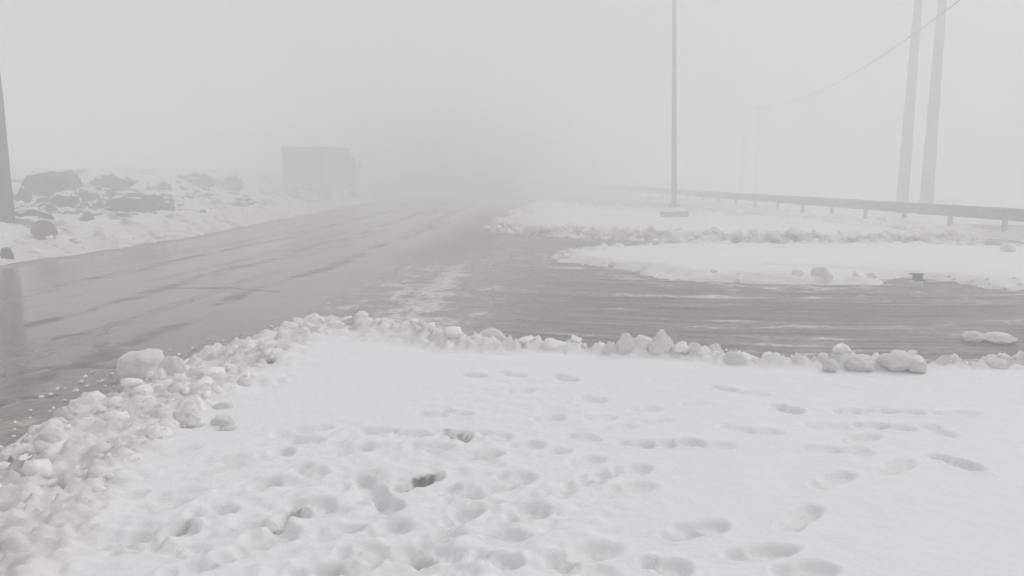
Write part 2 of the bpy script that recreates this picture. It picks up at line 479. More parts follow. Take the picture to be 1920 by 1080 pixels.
for t in (2.55, 4.15, 5.6):                             # ragged dark lines left between the wheel tracks
    w = np.exp(-((lat - t + 0.25 * pnoise(RY * .25, RX * 0 + t, 50)) / 0.16) ** 2) * sstep(-0.35, 0.25, fbm(lat * 2, RY * 0.5, 3, 60 + int(t * 10)))
    w = w * (0.75 + 0.9 * fine) * (0.6 + 0.8 * sstep(-.3, .3, pnoise(lat * 14, RY * 3, 66)))
    w = np.clip(w, 0, 1)
    grit_m = grit_m + 0.85 * w
    slush_sheen_m = slush_sheen_m * (1 - 0.7 * w)
dark = np.exp(-((lat - 7.0 - 0.02 * RY) / 1.0) ** 2) * sstep(12, 17, RY)
slush_sheen_m = slush_sheen_m * (1 - 0.8 * dark); grit_m = np.maximum(grit_m, 0.75 * dark)
ridge = np.clip(side_n * 1.6 + 0.5 * fine, -1, 1)
slush_s = 0.09 + 0.78 * np.clip(ridge, -0.28, 1) + 0.22 * fine
grit_s = 0.78 - 0.30 * np.clip(side_n, -.6, .6) + 0.35 * fine
slush = slush_sheen_m * (1 - side) + slush_s * side
grit = grit_m * (1 - side) + grit_s * side
slush = slush * (1 - back) + back * (0.62 + 0.35 * fbm(RX * 0.8, RY * 0.5, 4, 44))
grit = grit * (1 - back) + back * 0.8
fmask = sstep(-0.5, 0.6, dfan + 0.5 * fine)
slush = slush + fmask * (0.66 + 0.75 * np.clip(streak + 0.6 * fine, -0.45, 1))
grit = np.maximum(grit, fmask * 0.7)
# slush thickens towards every snow edge
dn = np.maximum(np.maximum(d_field, d_isl), np.maximum(d_ver, -e_left))
far_e = np.maximum(d_isl, d_ver)
edge = np.maximum(sstep(-0.75, -0.05, dn + 0.28 * fine), sstep(-1.5, 0.0, far_e + 0.7 * fine))
slush = slush + 0.62 * edge * (0.6 + fine)
grit = np.maximum(grit, edge * 0.75)
near = sstep(5.8, 4.2, RY) * (1 - side)                 # granular wet slush close by, lower left
grit = np.maximum(grit, near * (0.55 + 0.4 * fine))
slush = slush + near * (0.02 + 0.30 * np.clip(fine, -0.4, 1))
hole = np.exp(-(((RX - G(1725, 532).x) / 0.55) ** 2 + ((RY - G(1725, 535).y) / 0.28) ** 2))
slush = slush * (1 - 0.9 * hole)
# cracks
cracks = [[(0, 706), (60, 694), (120, 688), (215, 690), (300, 693)], [(150, 690), (185, 678), (215, 668)], [(200, 668), (190, 650), (204, 640)],
          [(330, 540), (440, 541), (520, 548)], [(90, 640), (130, 630), (165, 626)], [(0, 760), (40, 748), (95, 744)]]
crk = np.full(RX.shape, 1e9)
for c in cracks:
    p = GP(c)
    crk = np.minimum(crk, seg_dist(RX + 0.05 * pnoise(RX * 3, RY * 3, 70), RY + 0.05 * pnoise(RX * 3, RY * 3, 71), p))
cw = 0.012 + 0.0022 * RY
cm = np.exp(-(crk / cw) ** 2)
slush = slush * (1 - cm)
grit = np.maximum(grit, cm)
slush = np.clip(slush, 0, 1); grit = np.clip(grit, 0, 1)
RZ = 0.012 * slush * (0.6 + fine) + side * (0.016 * np.clip(ridge, -0.6, 1) + 0.006 * pnoise(RX * 0.9, curv * 14, 39)) - 0.012 * cm + 0.012 * fbm(RX * 0.25, RY * 0.18, 2, 77)
RZ = RZ - 0.07 * sstep(0.0, 0.5, -e_left) - 0.06 * sstep(0.25, 0.6, np.maximum(np.maximum(d_field, d_isl), d_ver))
o = link('road', grid_mesh('road', RX, RY, RZ, {'slush': slush, 'grit': grit, 'lane': side, 'track': curv}), ROAD)
tag(o, 'wet grey asphalt road with slush streaks and a branching side lane', 'road', kind='structure')

# ------------------------------------------------------------------ snow bodies as height fields
class Field:
    def __init__(self, ys, xl, xr, ncol):
        self.ys = ys; self.s = np.linspace(0, 1, ncol)
        self.xl, self.xr = xl, xr
        self.X = xl[:, None] + self.s[None, :] * (xr - xl)[:, None]
        self.Y = np.repeat(ys[:, None], ncol, 1)
        self.Z = np.zeros(self.X.shape); self.D = np.zeros(self.X.shape); self.B = np.zeros(self.X.shape)
    def window(self, x, y, r):
        i0 = max(np.searchsorted(self.ys, y - r) - 1, 0); i1 = min(np.searchsorted(self.ys, y + r) + 1, len(self.ys))
        if i1 - i0 < 2: return None
        w = self.xr[i0:i1] - self.xl[i0:i1]
        s0 = ((x - r - self.xl[i0:i1]) / w).min(); s1 = ((x + r - self.xl[i0:i1]) / w).max()
        j0 = max(int(s0 * (len(self.s) - 1)) - 1, 0); j1 = min(int(s1 * (len(self.s) - 1)) + 3, len(self.s))
        if j1 - j0 < 2: return None
        return slice(i0, i1), slice(j0, j1)
    def lump(self, x, y, r, h, dirt_and_shade=0.0, squash=1.0, ang=0.0):
        w = self.window(x, y, r * 1.25)
        if w is None: return
        X, Y = self.X[w] - x, self.Y[w] - y
        c, s = math.cos(ang), math.sin(ang)
        a, b = (X * c + Y * s) / r, (-X * s + Y * c) / (r * squash)
        q = a * a + b * b
        q = q * (1 + 1.0 * pnoise(a * 1.9 + x * 7, b * 1.9 + y * 7, 91) + 0.4 * pnoise(a * 5 + x * 3, b * 5 + y * 3, 93))
        k = np.clip(1 - q, 0, 1) ** 0.55
        self.B[w] = np.maximum(self.B[w], h * k * (1 + 0.25 * pnoise(X * 22, Y * 22, 92)))
        self.D[w] = np.maximum(self.D[w], dirt_and_shade * np.clip(k * 2, 0, 1)) if dirt_and_shade > 0 else self.D[w]
    def height(self, x, y):
        i = int(np.clip(np.searchsorted(self.ys, y), 0, len(self.ys) - 1))
        j = int(np.clip(round((x - self.xl[i]) / (self.xr[i] - self.xl[i]) * (len(self.s) - 1)), 0, len(self.s) - 1))
        return float(self.Z[i, j])

# --- the trampled foreground field
fy = np.concatenate([np.linspace(-7, 1.1, 40), rows(1.2, 12.5, 0.0042)])
F = Field(fy, np.full(len(fy), -4.6), 3.4 + np.clip(fy, 0, None) * 1.15, 800)
sdF = sdist(F.X, F.Y, field_poly) + 0.16 * fbm(F.X * 1.4, F.Y * 1.4, 4, 11) + 0.05 * fbm(F.X * 7, F.Y * 7, 3, 12)
body = 0.11 * sstep(-0.10, 0.32, sdF) + 0.02 * sstep(0.3, 1.4, sdF)
F.Z = body + 0.022 * fbm(F.X * 0.55, F.Y * 0.55, 3, 13) * sstep(0.1, 1.0, sdF) - 0.10 * sstep(0.0, -0.25, sdF)
# the rough band ploughed up along the road: wide on the left, narrow on the right
wband = np.interp(F.X, [-4, -2.4, -1.6, -0.8, 0.2, 9], [1.15, 1.05, 0.75, 0.50, 0.30, 0.24])
band = sstep(-0.05, 0.08, sdF) * sstep(wband * 1.25, wband * 0.75, sdF)
rough = fbm(F.X * 3.2, F.Y * 3.2, 5, 14, 0.55)
F.Z += band * (0.012 + 0.075 * np.abs(rough) + 0.050 * np.abs(fbm(F.X * 6.5, F.Y * 6.5, 4, 15, 0.6)) + 0.030 * fbm(F.X * 15, F.Y * 15, 3, 29, 0.6))
F.D = band * (0.30 + 0.42 * np.clip(fbm(F.X * 2.2, F.Y * 2.2, 4, 16) + 0.25, 0, 1)) + 0.35 * sstep(0.10, -0.05, sdF)
# churned middle of the field
def px_of(X, Y):
    zc = Y * cp + EYE * sp
    return 960 + FPX * X / zc, 540 + FPX * (EYE * cp - Y * sp) / zc
churn = sstep(0.25, 0.75, np.exp(-(((F.X + 0.65) / 1.25) ** 2 + ((F.Y - 3.4) / 1.35) ** 2)) + 0.35 * fbm(F.X * 1.5, F.Y * 1.5, 3, 17))
churn = np.maximum(churn, sstep(0.45, 0.9, np.exp(-(((F.X - 0.1) / 1.0) ** 2 + ((F.Y - 4.9) / 1.1) ** 2)) + 0.3 * fbm(F.X * 1.5, F.Y * 1.5, 3, 18)) * 0.6)
F.Z += churn * (0.030 * fbm(F.X * 3.8, F.Y * 4.6, 4, 19, 0.55) + 0.016 * fbm(F.X * 11, F.Y * 11, 3, 20))
F.Z += 0.004 * fbm(F.X * 5, F.Y * 5, 4, 22) * sstep(0.1, 0.4, sdF)

def band_point(t_lo, t_hi, a, b):
    """a random point a..b metres inside the field edge, between two stretches of that edge"""
    pts = GP(FIELD_EDGE)
    t = rng.uniform(t_lo, t_hi); i = int(t); f = t - i
    p = Vector(pts[i]).lerp(Vector(pts[i + 1]), f)
    d = (Vector(pts[i + 1]) - Vector(pts[i])).normalized()
    n = Vector((d.y, -d.x))
    return p + n * rng.uniform(a, b)
for k in range(150):
    p = band_point(1.2, 12.5, -0.02, 1.0)
    r = rng.choice([0.04, 0.06, 0.085, 0.12, 0.15]) * rng.uniform(0.8, 1.3)
    F.lump(p.x, p.y, r, r * rng.uniform(0.15, 0.42), 0.0, rng.uniform(0.6, 1.0), rng.uniform(0, 6.28))
for k in range(260):
    p = band_point(11.5, 21.9, -0.03, 0.26)
    r = rng.choice([0.035, 0.05, 0.07, 0.10]) * rng.uniform(0.8, 1.3)
    F.lump(p.x, p.y, r, r * rng.uniform(0.4, 0.8), 0.0, rng.uniform(0.6, 1.0), rng.uniform(0, 6.28))

F.Z += F.B
# --- footprints: (heel, toe) as seen in the photograph, depth, share of bared wet earth
PR = [((1248, 1013), (1359, 985), .035, 0), ((1359, 1048), (1486, 1029), .04, 0), ((1465, 996), (1530, 953), .032, 0), ((1519, 916), (1597, 892), .03, 0),
      ((1650, 894), (1704, 867), .018, 0), ((1743, 858), (1838, 886), .038, 0), ((1734, 798), (1785, 825), .025, 0), ((1581, 835), (1639, 818), .025, 0),
      ((1507, 844), (1570, 848), .02, 0), ((1572, 848), (1627, 851), .02, 0), ((1451, 1080), (1560, 1066), .045, .1), ((1200, 1056), (1290, 1074), .05, .1),
      ((1567, 772), (1618, 774), .03, 0), ((1627, 772), (1672, 773), .03, 0), ((1676, 773), (1722, 775), .028, 0), ((1748, 778), (1836, 777), .018, 0),
      ((1507, 801), (1590, 802), .018, 0), ((1604, 798), (1655, 801), .03, 0), ((1657, 802), (1701, 806), .028, 0), ((1447, 760), (1502, 777), .042, 0),
      ((1331, 724), (1382, 737), .03, 0), ((1385, 738), (1440, 742), .015, 0), ((1220, 840), (1262, 838), .03, 0), ((1258, 838), (1303, 834), .04, 0),
      ((1160, 836), (1220, 840), .03, 0), ((1313, 841), (1375, 841), .022, 0), ((1359, 805), (1395, 812), .022, 0), ((1410, 814), (1451, 814), .022, 0),
      ((873, 703), (901, 708), .035, 0), ((936, 698), (980, 708), .03, 0), ((1040, 703), (1075, 717), .045, 0), ((962, 736), (991, 732), .045, 0),
      ((1003, 792), (1052, 787), .03, 0), ((1095, 744), (1130, 754), .025, 0), ((1150, 890), (1218, 880), .035, 0), ((1085, 905), (1150, 893), .03, 0),
      ((1063, 917), (1123, 911), .028, 0), ((1026, 1061), (1156, 1029), .045, 0), ((1246, 1010), (1300, 994), .03, 0), ((739, 918), (827, 897), .075, .85),
      ((669, 892), (715, 935), .06, .1), ((700, 925), (745, 962), .07, .35), ((838, 816), (874, 823), .075, .8), ((679, 815), (739, 811), .04, .1),
      ((757, 818), (790, 818), .035, 0), ((887, 863), (926, 857), .045, .1), ((933, 900), (998, 900), .045, .1), ((850, 937), (896, 931), .05, .1),
      ((836, 985), (892, 958), .06, .1), ((968, 975), (1005, 960), .055, .1), ((887, 1043), (970, 1063), .05, .05), ((919, 1006), (975, 1010), .045, 0),
      ((750, 1053), (788, 1049), .07, .7), ((785, 781), (835, 784), .03, 0), ((830, 770), (880, 784), .03, 0), ((486, 867), (546, 847), .06, .3),
      ((514, 821), (616, 806), .045, .15), ((545, 830), (600, 828), .03, 0), ((463, 925), (511, 902), .06, .1), ((546, 947), (620, 945), .045, 0),
      ((521, 980), (553, 966), .08, .8), ((370, 965), (423, 953), .06, .2), ((296, 1007), (345, 990), .075, .5), ((222, 1026), (273, 1018), .05, 0),
      ((435, 994), (483, 985), .06, .4), ((484, 1010), (534, 999), .05, 0), ((324, 1077), (382, 1060), .06, .15), ((566, 1078), (618, 1068), .085, .45),
      ((640, 850), (690, 846), .03, 0), ((560, 880), (600, 895), .03, 0), ((600, 1000), (665, 985), .04, 0), ((640, 1040), (710, 1030), .045, .1),
      ((1100, 790), (1150, 783), .022, 0), ((1180, 770), (1240, 768), .018, 0), ((1010, 860), (1060, 850), .03, 0), ((1060, 820), (1125, 832), .02, 0),
      ((1075, 874), (1120, 866), .025, 0), ((905, 818), (950, 826), .025, 0), ((960, 842), (1010, 838), .03, 0), ((1130, 806), (1190, 803), .018, 0),
      ((700, 1000), (745, 985), .04, 0), ((800, 1010), (850, 1000), .045, 0), ((1280, 760), (1330, 758), .014, 0), ((1200, 795), (1260, 790), .014, 0)]
def stamp(p, q, depth, bare):
    a, b = G(*p, 0.12), G(*q, 0.12)
    c = (a + b) / 2; d = b - a
    L = max(min(d.length, 0.36), 0.20)
    ang = math.atan2(d.y, d.x) + rng.uniform(-.08, .08)
    w = F.window(c.x, c.y, L)
    if w is None: return
    X, Y = F.X[w] - c.x, F.Y[w] - c.y
    X = X + 0.012 * pnoise(F.X[w] * 9, F.Y[w] * 9, 23); Y = Y + 0.012 * pnoise(F.X[w] * 9, F.Y[w] * 9, 24)
    u = X * math.cos(ang) + Y * math.sin(ang); v = -X * math.sin(ang) + Y * math.cos(ang)
    wd = 0.055 + rng.uniform(0, .012)
    sole = np.sqrt(((u - L * 0.16) / (L * 0.36)) ** 2 + (v / wd) ** 2)
    heel = np.sqrt(((u + L * 0.30) / (L * 0.21)) ** 2 + (v / (wd * 0.82)) ** 2)
    k = np.minimum(sole, heel)
    pit = sstep(1.18, 0.72, k)
    rim = np.exp(-((k - 1.32) / 0.20) ** 2)
    tread = 0.0035 * np.sign(np.sin(u * 2 * np.pi / 0.035)) * sstep(0.9, 0.6, k)
    old = F.Z[w]
    F.Z[w] = old - depth * pit * (0.85 + 0.35 * pnoise(u * 18, v * 18, 25)) + 0.22 * depth * rim * (0.6 + pnoise(u * 14, v * 14, 26)) + tread
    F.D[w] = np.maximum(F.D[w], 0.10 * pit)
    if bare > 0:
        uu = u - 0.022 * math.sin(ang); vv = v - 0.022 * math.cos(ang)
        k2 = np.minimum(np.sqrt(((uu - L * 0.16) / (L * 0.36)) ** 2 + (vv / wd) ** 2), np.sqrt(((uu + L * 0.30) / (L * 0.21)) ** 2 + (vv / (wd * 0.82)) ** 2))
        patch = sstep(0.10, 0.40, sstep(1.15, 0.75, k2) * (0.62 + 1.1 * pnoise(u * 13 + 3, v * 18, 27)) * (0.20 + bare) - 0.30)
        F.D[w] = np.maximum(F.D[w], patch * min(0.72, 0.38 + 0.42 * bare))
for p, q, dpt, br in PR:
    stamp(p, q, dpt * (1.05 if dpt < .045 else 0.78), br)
for k in range(34):                                    # older, half-filled prints in the churned part
    x, y = rng.gauss(-0.7, 0.9), rng.gauss(3.5, 0.75)
    if y < 2.3: continue
    pp = px_of(np.array(x), np.array(y)); a = rng.uniform(-0.5, 0.9)
    dx = 0.13 * math.cos(a); dy = 0.13 * math.sin(a)
    q0 = px_of(np.array(x - dx), np.array(y - dy)); q1 = px_of(np.array(x + dx), np.array(y + dy))
    stamp((float(q0[0]), float(q0[1])), (float(q1[0]), float(q1[1])), rng.uniform(.012, .030), 0)
# hollows under the ploughed clods, with their shade painted dark into the snow colour
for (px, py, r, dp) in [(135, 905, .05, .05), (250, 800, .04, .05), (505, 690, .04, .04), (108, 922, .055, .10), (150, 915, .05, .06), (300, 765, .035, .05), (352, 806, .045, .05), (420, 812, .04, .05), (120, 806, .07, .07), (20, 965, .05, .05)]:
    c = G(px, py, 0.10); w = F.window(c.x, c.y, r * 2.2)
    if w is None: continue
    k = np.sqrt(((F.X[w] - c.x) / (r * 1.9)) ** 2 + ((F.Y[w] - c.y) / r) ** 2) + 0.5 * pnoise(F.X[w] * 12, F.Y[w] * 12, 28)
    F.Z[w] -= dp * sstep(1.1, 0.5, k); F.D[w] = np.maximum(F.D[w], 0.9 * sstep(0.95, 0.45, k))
F.D = np.clip(F.D, 0, 1)
o = link('snow_field', grid_mesh('snow_field', F.X, F.Y, F.Z, {'dirt_and_shade': F.D}, (F.Z > -0.05)), SNOW)
tag(o, 'trampled white snow field in the foreground covered with footprints', 'snow', kind='structure')

# --- generic snow patches farther off
def patch(name, label, poly, ys, xl, xr, ncol, thick, lump_n, lump_r, seed, dirt_and_shade=0.3, rgh=0.06, clear=None, seg0=0, spread=0.5, base=0.0):
    S = Field(ys, np.full(len(ys), xl), np.full(len(ys), xr), ncol)
    s = sdist(S.X, S.Y, poly) + 0.35 * fbm(S.X * 0.8, S.Y * 0.8, 4, seed) + 0.06 * fbm(S.X * 4, S.Y * 4, 3, seed + 1)
    e = sstep(0.9, 0.25, s) * sstep(-0.1, 0.1, s)
    S.Z = thick * sstep(-0.1, 0.35, s) + 0.03 * fbm(S.X * .5, S.Y * .5, 3, seed + 2) - 0.10 * sstep(0.0, -0.25, s)
    S.Z += e * rgh * (0.4 + np.abs(fbm(S.X * 3, S.Y * 3, 4, seed + 3)))
    S.D = base * (0.6 + 1.6 * np.clip(fbm(S.X * 0.7, S.Y * 0.7, 4, seed + 6), -.4, 1)) + dirt_and_shade * sstep(0.7, -0.05, s) * (0.6 + 0.9 * np.clip(fbm(S.X * 1.6, S.Y * 1.6, 4, seed + 4), -.5, 1))
    n = len(poly)
    for k in range(lump_n):
        i = rng.randrange(seg0, n); a, b = Vector(poly[i]), Vector(poly[(i + 1) % n])
        p = a.lerp(b, rng.random()); d = (b - a)
        if d.length < 1e-3: continue
        d.normalize(); p = p + Vector((-d.y, d.x)) * rng.uniform(-0.05, spread)
        r = rng.uniform(*lump_r); S.lump(p.x, p.y, r, r * rng.uniform(.2, .6), 0, rng.uniform(.6, 1), rng.uniform(0, 6.3))
    S.Z += S.B
    if clear: clear(S)
    S.D = np.clip(S.D, 0, 1)
    o = link(name, grid_mesh(name, S.X, S.Y, S.Z, {'dirt_and_shade': S.D}, S.Z > -0.05), SNOW)
    tag(o, label, 'snow', kind='structure')
    return S
def isl_marks(S):
    p = GP([(1440, 493), (1530, 497), (1640, 503)], 0.1)
    k = seg_dist(S.X, S.Y, p)
    S.Z -= 0.05 * np.exp(-(k / 0.10) ** 2)
    k = seg_dist(S.X, S.Y, GP([(1320, 486), (1365, 487)], 0.1)); S.Z -= 0.04 * np.exp(-(k / 0.10) ** 2)
    c = G(1725, 530)
    q = np.exp(-(((S.X - c.x) / 0.55) ** 2 + ((S.Y - c.y) / 0.55) ** 2)); S.Z -= 0.15 * q; S.D = np.maximum(S.D, 0.45 * q)
    g = np.exp(-(((S.X - G(1430, 525).x) / 1.3) ** 2 + ((S.Y - G(1430, 528).y) / 0.5) ** 2)); S.D = np.maximum(S.D, 0.42 * g * (0.7 + fbm(S.X * 3, S.Y * 2, 3, 5)))
I = patch('snow_island', 'smooth white snow island between the two lanes of the junction', island_poly, np.linspace(9.3, 19.0, 300), 0.2, 20.0, 620, 0.10, 220, (.05, .12), 120, 0.45, 0.03, isl_marks, 15)
V = patch('snow_verge', 'lumpy grey white snow verge around the lamp pole', verge_poly, np.linspace(16.8, 44.0, 420), -2.0, 13.5, 400, 0.12, 700, (.06, .20), 140, 0.85, 0.12, None, 0, 1.6, 0.22)

# --- the bank left of the main road
by = np.concatenate([np.linspace(-30, 7.5, 40), rows(8, 112, 0.0075)])
be = np.concatenate([np.linspace(-0.5, 12, 240), np.linspace(12.3, 55, 70)])
BY = np.repeat(by[:, None], len(be), 1)
BE = np.repeat(be[None, :], len(by), 0)
BX = left_edge(BY) - BE
se = BE + 0.30 * fbm(BX * 0.8, BY * 0.5, 4, 151) + 0.06 * fbm(BX * 4, BY * 4, 3, 152)
BZ = 0.07 * sstep(-0.1, 0.3, se) - 0.12 * sstep(0.0, -0.25, se) + bank_z(BX, BY) * sstep(0, 0.5, se)
rb = fbm(BX * 1.3, BY * 1.3, 5, 153, 0.55)
BZ += layby(BX, BY) * sstep(0.0, 0.6, se) * (0.12 * np.abs(rb) * sstep(14, 6, BE) + 0.03 * fbm(BX * 4, BY * 4, 3, 154))
BD = 0.42 * sstep(2.2, 0.0, se) * (0.55 + fbm(BX * 1.5, BY * 1.2, 4, 155)) + 0.10
BD += 0.80 * sstep(0.08, 0.34, fbm(BX * 1.0, BY * 0.7, 4, 156)) * sstep(0.8, 2.0, BE) * sstep(14, 8, BE)
BD = np.clip(BD, 0, 0.9)
o = link('snow_bank', grid_mesh('snow_bank', BX, BY, BZ, {'dirt_and_shade': BD}, BZ > -0.05), SNOW)
tag(o, 'snowy bank with dark bare patches along the left roadside', 'snow bank', kind='structure')
def bank_h(x, y):
    i = int(np.argmin(np.abs(by - y))); j = int(np.argmin(np.abs(BX[i] - x)))
    return float(BZ[i, j])

# --- far hill that looms behind the bend
hx = np.linspace(-34, 26, 110); hy = np.linspace(74, 118, 60)
HX, HY = np.meshgrid(hx, hy)
prof = np.interp(HX, [-34, -22, -17, -13, -9, -3.5, 2, 8, 14, 26], [-0.4, 0.4, 3.0, 6.8, 8.6, 8.5, 6.2, 3.4, 0.8, -0.4])
HZ = prof * np.interp(HY, [74, 80, 88, 96, 106, 118], [0, 0.35, 0.95, 1.0, 0.7, 0]) + 1.1 * fbm(HX * .18, HY * .18, 4, 171) * sstep(0.5, 3, prof) - 0.35
o = link('hill', grid_mesh('hill', HX, HY, HZ, {'dirt_and_shade': HZ * 0}), HILL)
tag(o, 'dim brown hillside looming in the fog behind the bend', 'hill', kind='structure')

# ------------------------------------------------------------------ chunks of snow
def chunk_mesh(seed, sub=3, peak=0.0, amp=0.24, flat=0.0):
    bm = bmesh.new()
    bmesh.ops.create_icosphere(bm, subdivisions=sub, radius=1.0)
    off = Vector((seed * 3.71, seed * 1.93, seed * 7.1))
    for v in bm.verts:
        d = v.co.normalized()
        k = 1 + amp * 1.5 * mnoise.noise(d * 1.1 + off) + amp * 0.8 * mnoise.noise(d * 2.6 + off) + amp * 0.62 * mnoise.noise(d * 5.2 + off) + amp * 0.30 * mnoise.noise(d * 12.0 + off)
        # broken facets
        c = mnoise.cell(d * 1.6 + off)
        k += amp * 0.06 * (c - 0.5)
        v.co = d * k
        if peak and v.co.z > 0.9:
            v.co.z = 0.9 + (v.co.z - 0.9) * 0.4
        if peak and v.co.z > 0:
            f = 1 - peak * min(v.co.z, 1.0)
            v.co.x *= f; v.co.y *= f
        if flat and v.co.z < -flat:
            v.co.z = -flat
    return bm_mesh(bm, True, 'chunk')

def surf(x, y):
    """height of whatever snow lies at a point"""
    h = 0.0
    if -4.5 < x < 20 and -6 < y < 12.4: h = max(h, F.height(x, y))
    if 0.3 < x < 19.9 and 9.4 < y < 18.9: h = max(h, I.height(x, y))
    if -2 < x < 13.4 and 16.9 < y < 43.9: h = max(h, V.height(x, y))
    return h

# (left px, right px, top px, base px, peak, label)
CH = [(212, 300, 656, 722, .05, 'big rounded dirty white snow lump at the edge of the wet road'),
      (290, 348, 668, 716, .1, 'grey snow lump pressed against the right side of the biggest rounded lump'),
      (234, 274, 732, 768, .15, 'pale snow chunk jutting over the road just below the biggest rounded lump'),
      (312, 372, 766, 810, .0, 'smooth greyish snow ball with a dark gap beneath, inside the left ridge'),
      (384, 442, 776, 814, .05, 'white snow lump just right of the smooth greyish snow ball'),
      (392, 434, 752, 782, .0, 'dull beige snow lump behind the smooth greyish ball'),
      (88, 150, 764, 800, .0, 'flat snow slab overhanging the road at the lower left'),
      (58, 112, 812, 856, .1, 'lobed snow chunk below the overhanging slab at lower left'),
      (90, 160, 888, 936, .05, 'grey snow lump above a dark hollow at the far lower left'),
      (1218, 1266, 617, 676, .5, 'tallest pointed snow spike along the edge of the side lane'),
      (1154, 1194, 623, 670, .45, 'second tallest pointed snow chunk just left of the tallest spike'),
      (1132, 1160, 640, 674, .4, 'small snow chunk left of the two tallest spikes'),
      (1286, 1326, 643, 680, .35, 'rounded snow chunk just right of the tallest spike'),
      (1324, 1360, 644, 678, .45, 'small pointed snow chunk two places right of the tallest spike'),
      (1362, 1402, 663, 694, .15, 'low blocky snow chunk at the right end of the spiky cluster'),
      (896, 948, 617, 654, .2, 'lone grey snow lump with a dark wet base left of the spiky cluster'),
      (1588, 1656, 664, 698, .2, 'long white snow chunk beside the pinkish one at right'),
      (1654, 1730, 656, 696, .3, 'broad pinkish snow chunk on the right part of the lane edge'),
      (1544, 1582, 674, 698, .2, 'small low snow chunk left of the long white one'),
      (1704, 1746, 672, 700, .1, 'flat snow chunk leaning on the right of the broad pinkish one'),
      (1846, 1902, 671, 700, .15, 'snow chunk nearest the right edge along the near snow line'),
      (1808, 1856, 620, 644, .3, 'loose slush lump lying on the side lane at far right'),
      (1850, 1925, 626, 648, .1, 'low slush heap right of the loose lump on the side lane'),
      (1522, 1562, 499, 532, .25, 'single rounded snow lump on the near edge of the snow island'),
      (1880, 1908, 455, 476, .3, 'small white snow knob on the far edge of the island at right'),
      (440, 476, 716, 738, .1, 'little snow clod on the smooth side of the left ridge')]
for k, (x0, x1, yt, yb, pk, lab) in enumerate(CH):
    b = G((x0 + x1) / 2, yb, 0.05)
    for _ in range(3):
        b = G((x0 + x1) / 2, yb, max(0.0, surf(b.x, b.y) * 0.6))
    zc = b.y * cp + (EYE - b.z) * sp
    wm = (x1 - x0) / FPX * zc; hm = (yb - yt) / FPX * zc * 1.02
    dm = wm * rng.uniform(0.65, 0.9)
    me = chunk_mesh(k + 1, 4, pk, 0.20 if k else 0.15)
    o = link('snow_chunk', me, CHUNK, None, (b.x, b.y + dm * 0.42, b.z + hm * (0.20 if k in (3, 4, 5) else 0.36)), (0, 0, rng.uniform(-.5, .5)))
    f_ = 0.82 if 16 <= k <= 22 else 1.0
    o.scale = (wm * 0.50 * f_, dm * 0.5, hm * 0.60 * f_)
    tag(o, lab, 'snow chunk', 'chunks of snow thrown up along the lanes')

def clod_mesh(seed):
    """an angular broken lump: the hull of a few points, edges a little worn"""
    r = random.Random(seed); bm = bmesh.new()
    for k in range(13):
        v = Vector((r.gauss(0, 1), r.gauss(0, 1), r.gauss(0, .8))).normalized() * r.uniform(.8, 1.25)
        bm.verts.new(v)
    h = bmesh.ops.convex_hull(bm, input=bm.verts[:])
    bmesh.ops.delete(bm, geom=[v for v in bm.verts if not v.link_faces], context='VERTS')
    bmesh.ops.triangulate(bm, faces=bm.faces[:])
    bmesh.ops.subdivide_edges(bm, edges=bm.edges[:], cuts=1, use_grid_fill=True, smooth=0.25)
    bmesh.ops.triangulate(bm, faces=bm.faces[:])
    for v in bm.verts:
        v.co *= 1 + 0.16 * mnoise.noise(v.co * 2.2 + Vector((seed, 0, 0)))
    return bm_mesh(bm, False, 'clod')
# rubble: countless small clods
protos = []
for k in range(10):
    m = chunk_mesh(50 + k, 3, rng.choice([0, .2, .4]), 0.40) if k < 3 else clod_mesh(50 + k)
    protos.append((np.array([v.co[:] for v in m.vertices]), np.array([p.vertices[:] for p in m.polygons])))
    bpy.data.meshes.remove(m)
def rubble(name, label, pts, mat=CHUNK, cat='snow rubble'):
    V_, T_, n = [], [], 0
    for (x, y, z, r) in pts:
        v, t = protos[rng.randrange(10)]
        a = rng.uniform(0, 6.28); c, s = math.cos(a), math.sin(a)
        q = v * np.array([r * rng.uniform(.8, 1.3), r * rng.uniform(.7, 1.1), r * rng.uniform(.6, 1.0)])
        q = np.stack([q[:, 0] * c - q[:, 1] * s + x, q[:, 0] * s + q[:, 1] * c + y, q[:, 2] + z], -1)
        V_.append(q); T_.append(t + n); n += len(v)
    me = bpy.data.meshes.new(name)
    me.from_pydata(np.concatenate(V_).tolist(), [], np.concatenate(T_).tolist())
    me.polygons.foreach_set('use_smooth', np.ones(len(me.polygons), bool)); me.update()
    o = link(name, me, mat)
    tag(o, label, cat, kind='stuff')
pts = []
for k in range(300):
    p = band_point(1.2, 12.5, -0.10, 0.95); r = rng.choice([.008, .012, .018, .028, .045, .075]) * rng.uniform(.8, 1.3)
    pts.append((p.x, p.y, surf(p.x, p.y) + r * rng.uniform(-0.60, 0.0), r))
for k in range(420):
    p = band_point(11, 21.9, -0.10, 0.22); r = rng.choice([.015, .022, .03, .045, .065]) * rng.uniform(.8, 1.3)
    pts.append((p.x, p.y, surf(p.x, p.y) + r * rng.uniform(-0.1, 0.4), r))
for k in range(170):                                   # bits thrown on to the road
    p = band_point(1.5, 20.5, -0.7, -0.05); r = rng.uniform(.008, .022)
    pts.append((p.x, p.y, 0.005 + r * 0.3, r))
rubble('snow_rubble', 'crumbled dirty snow clods along the edge of the near field', pts)
pts = []
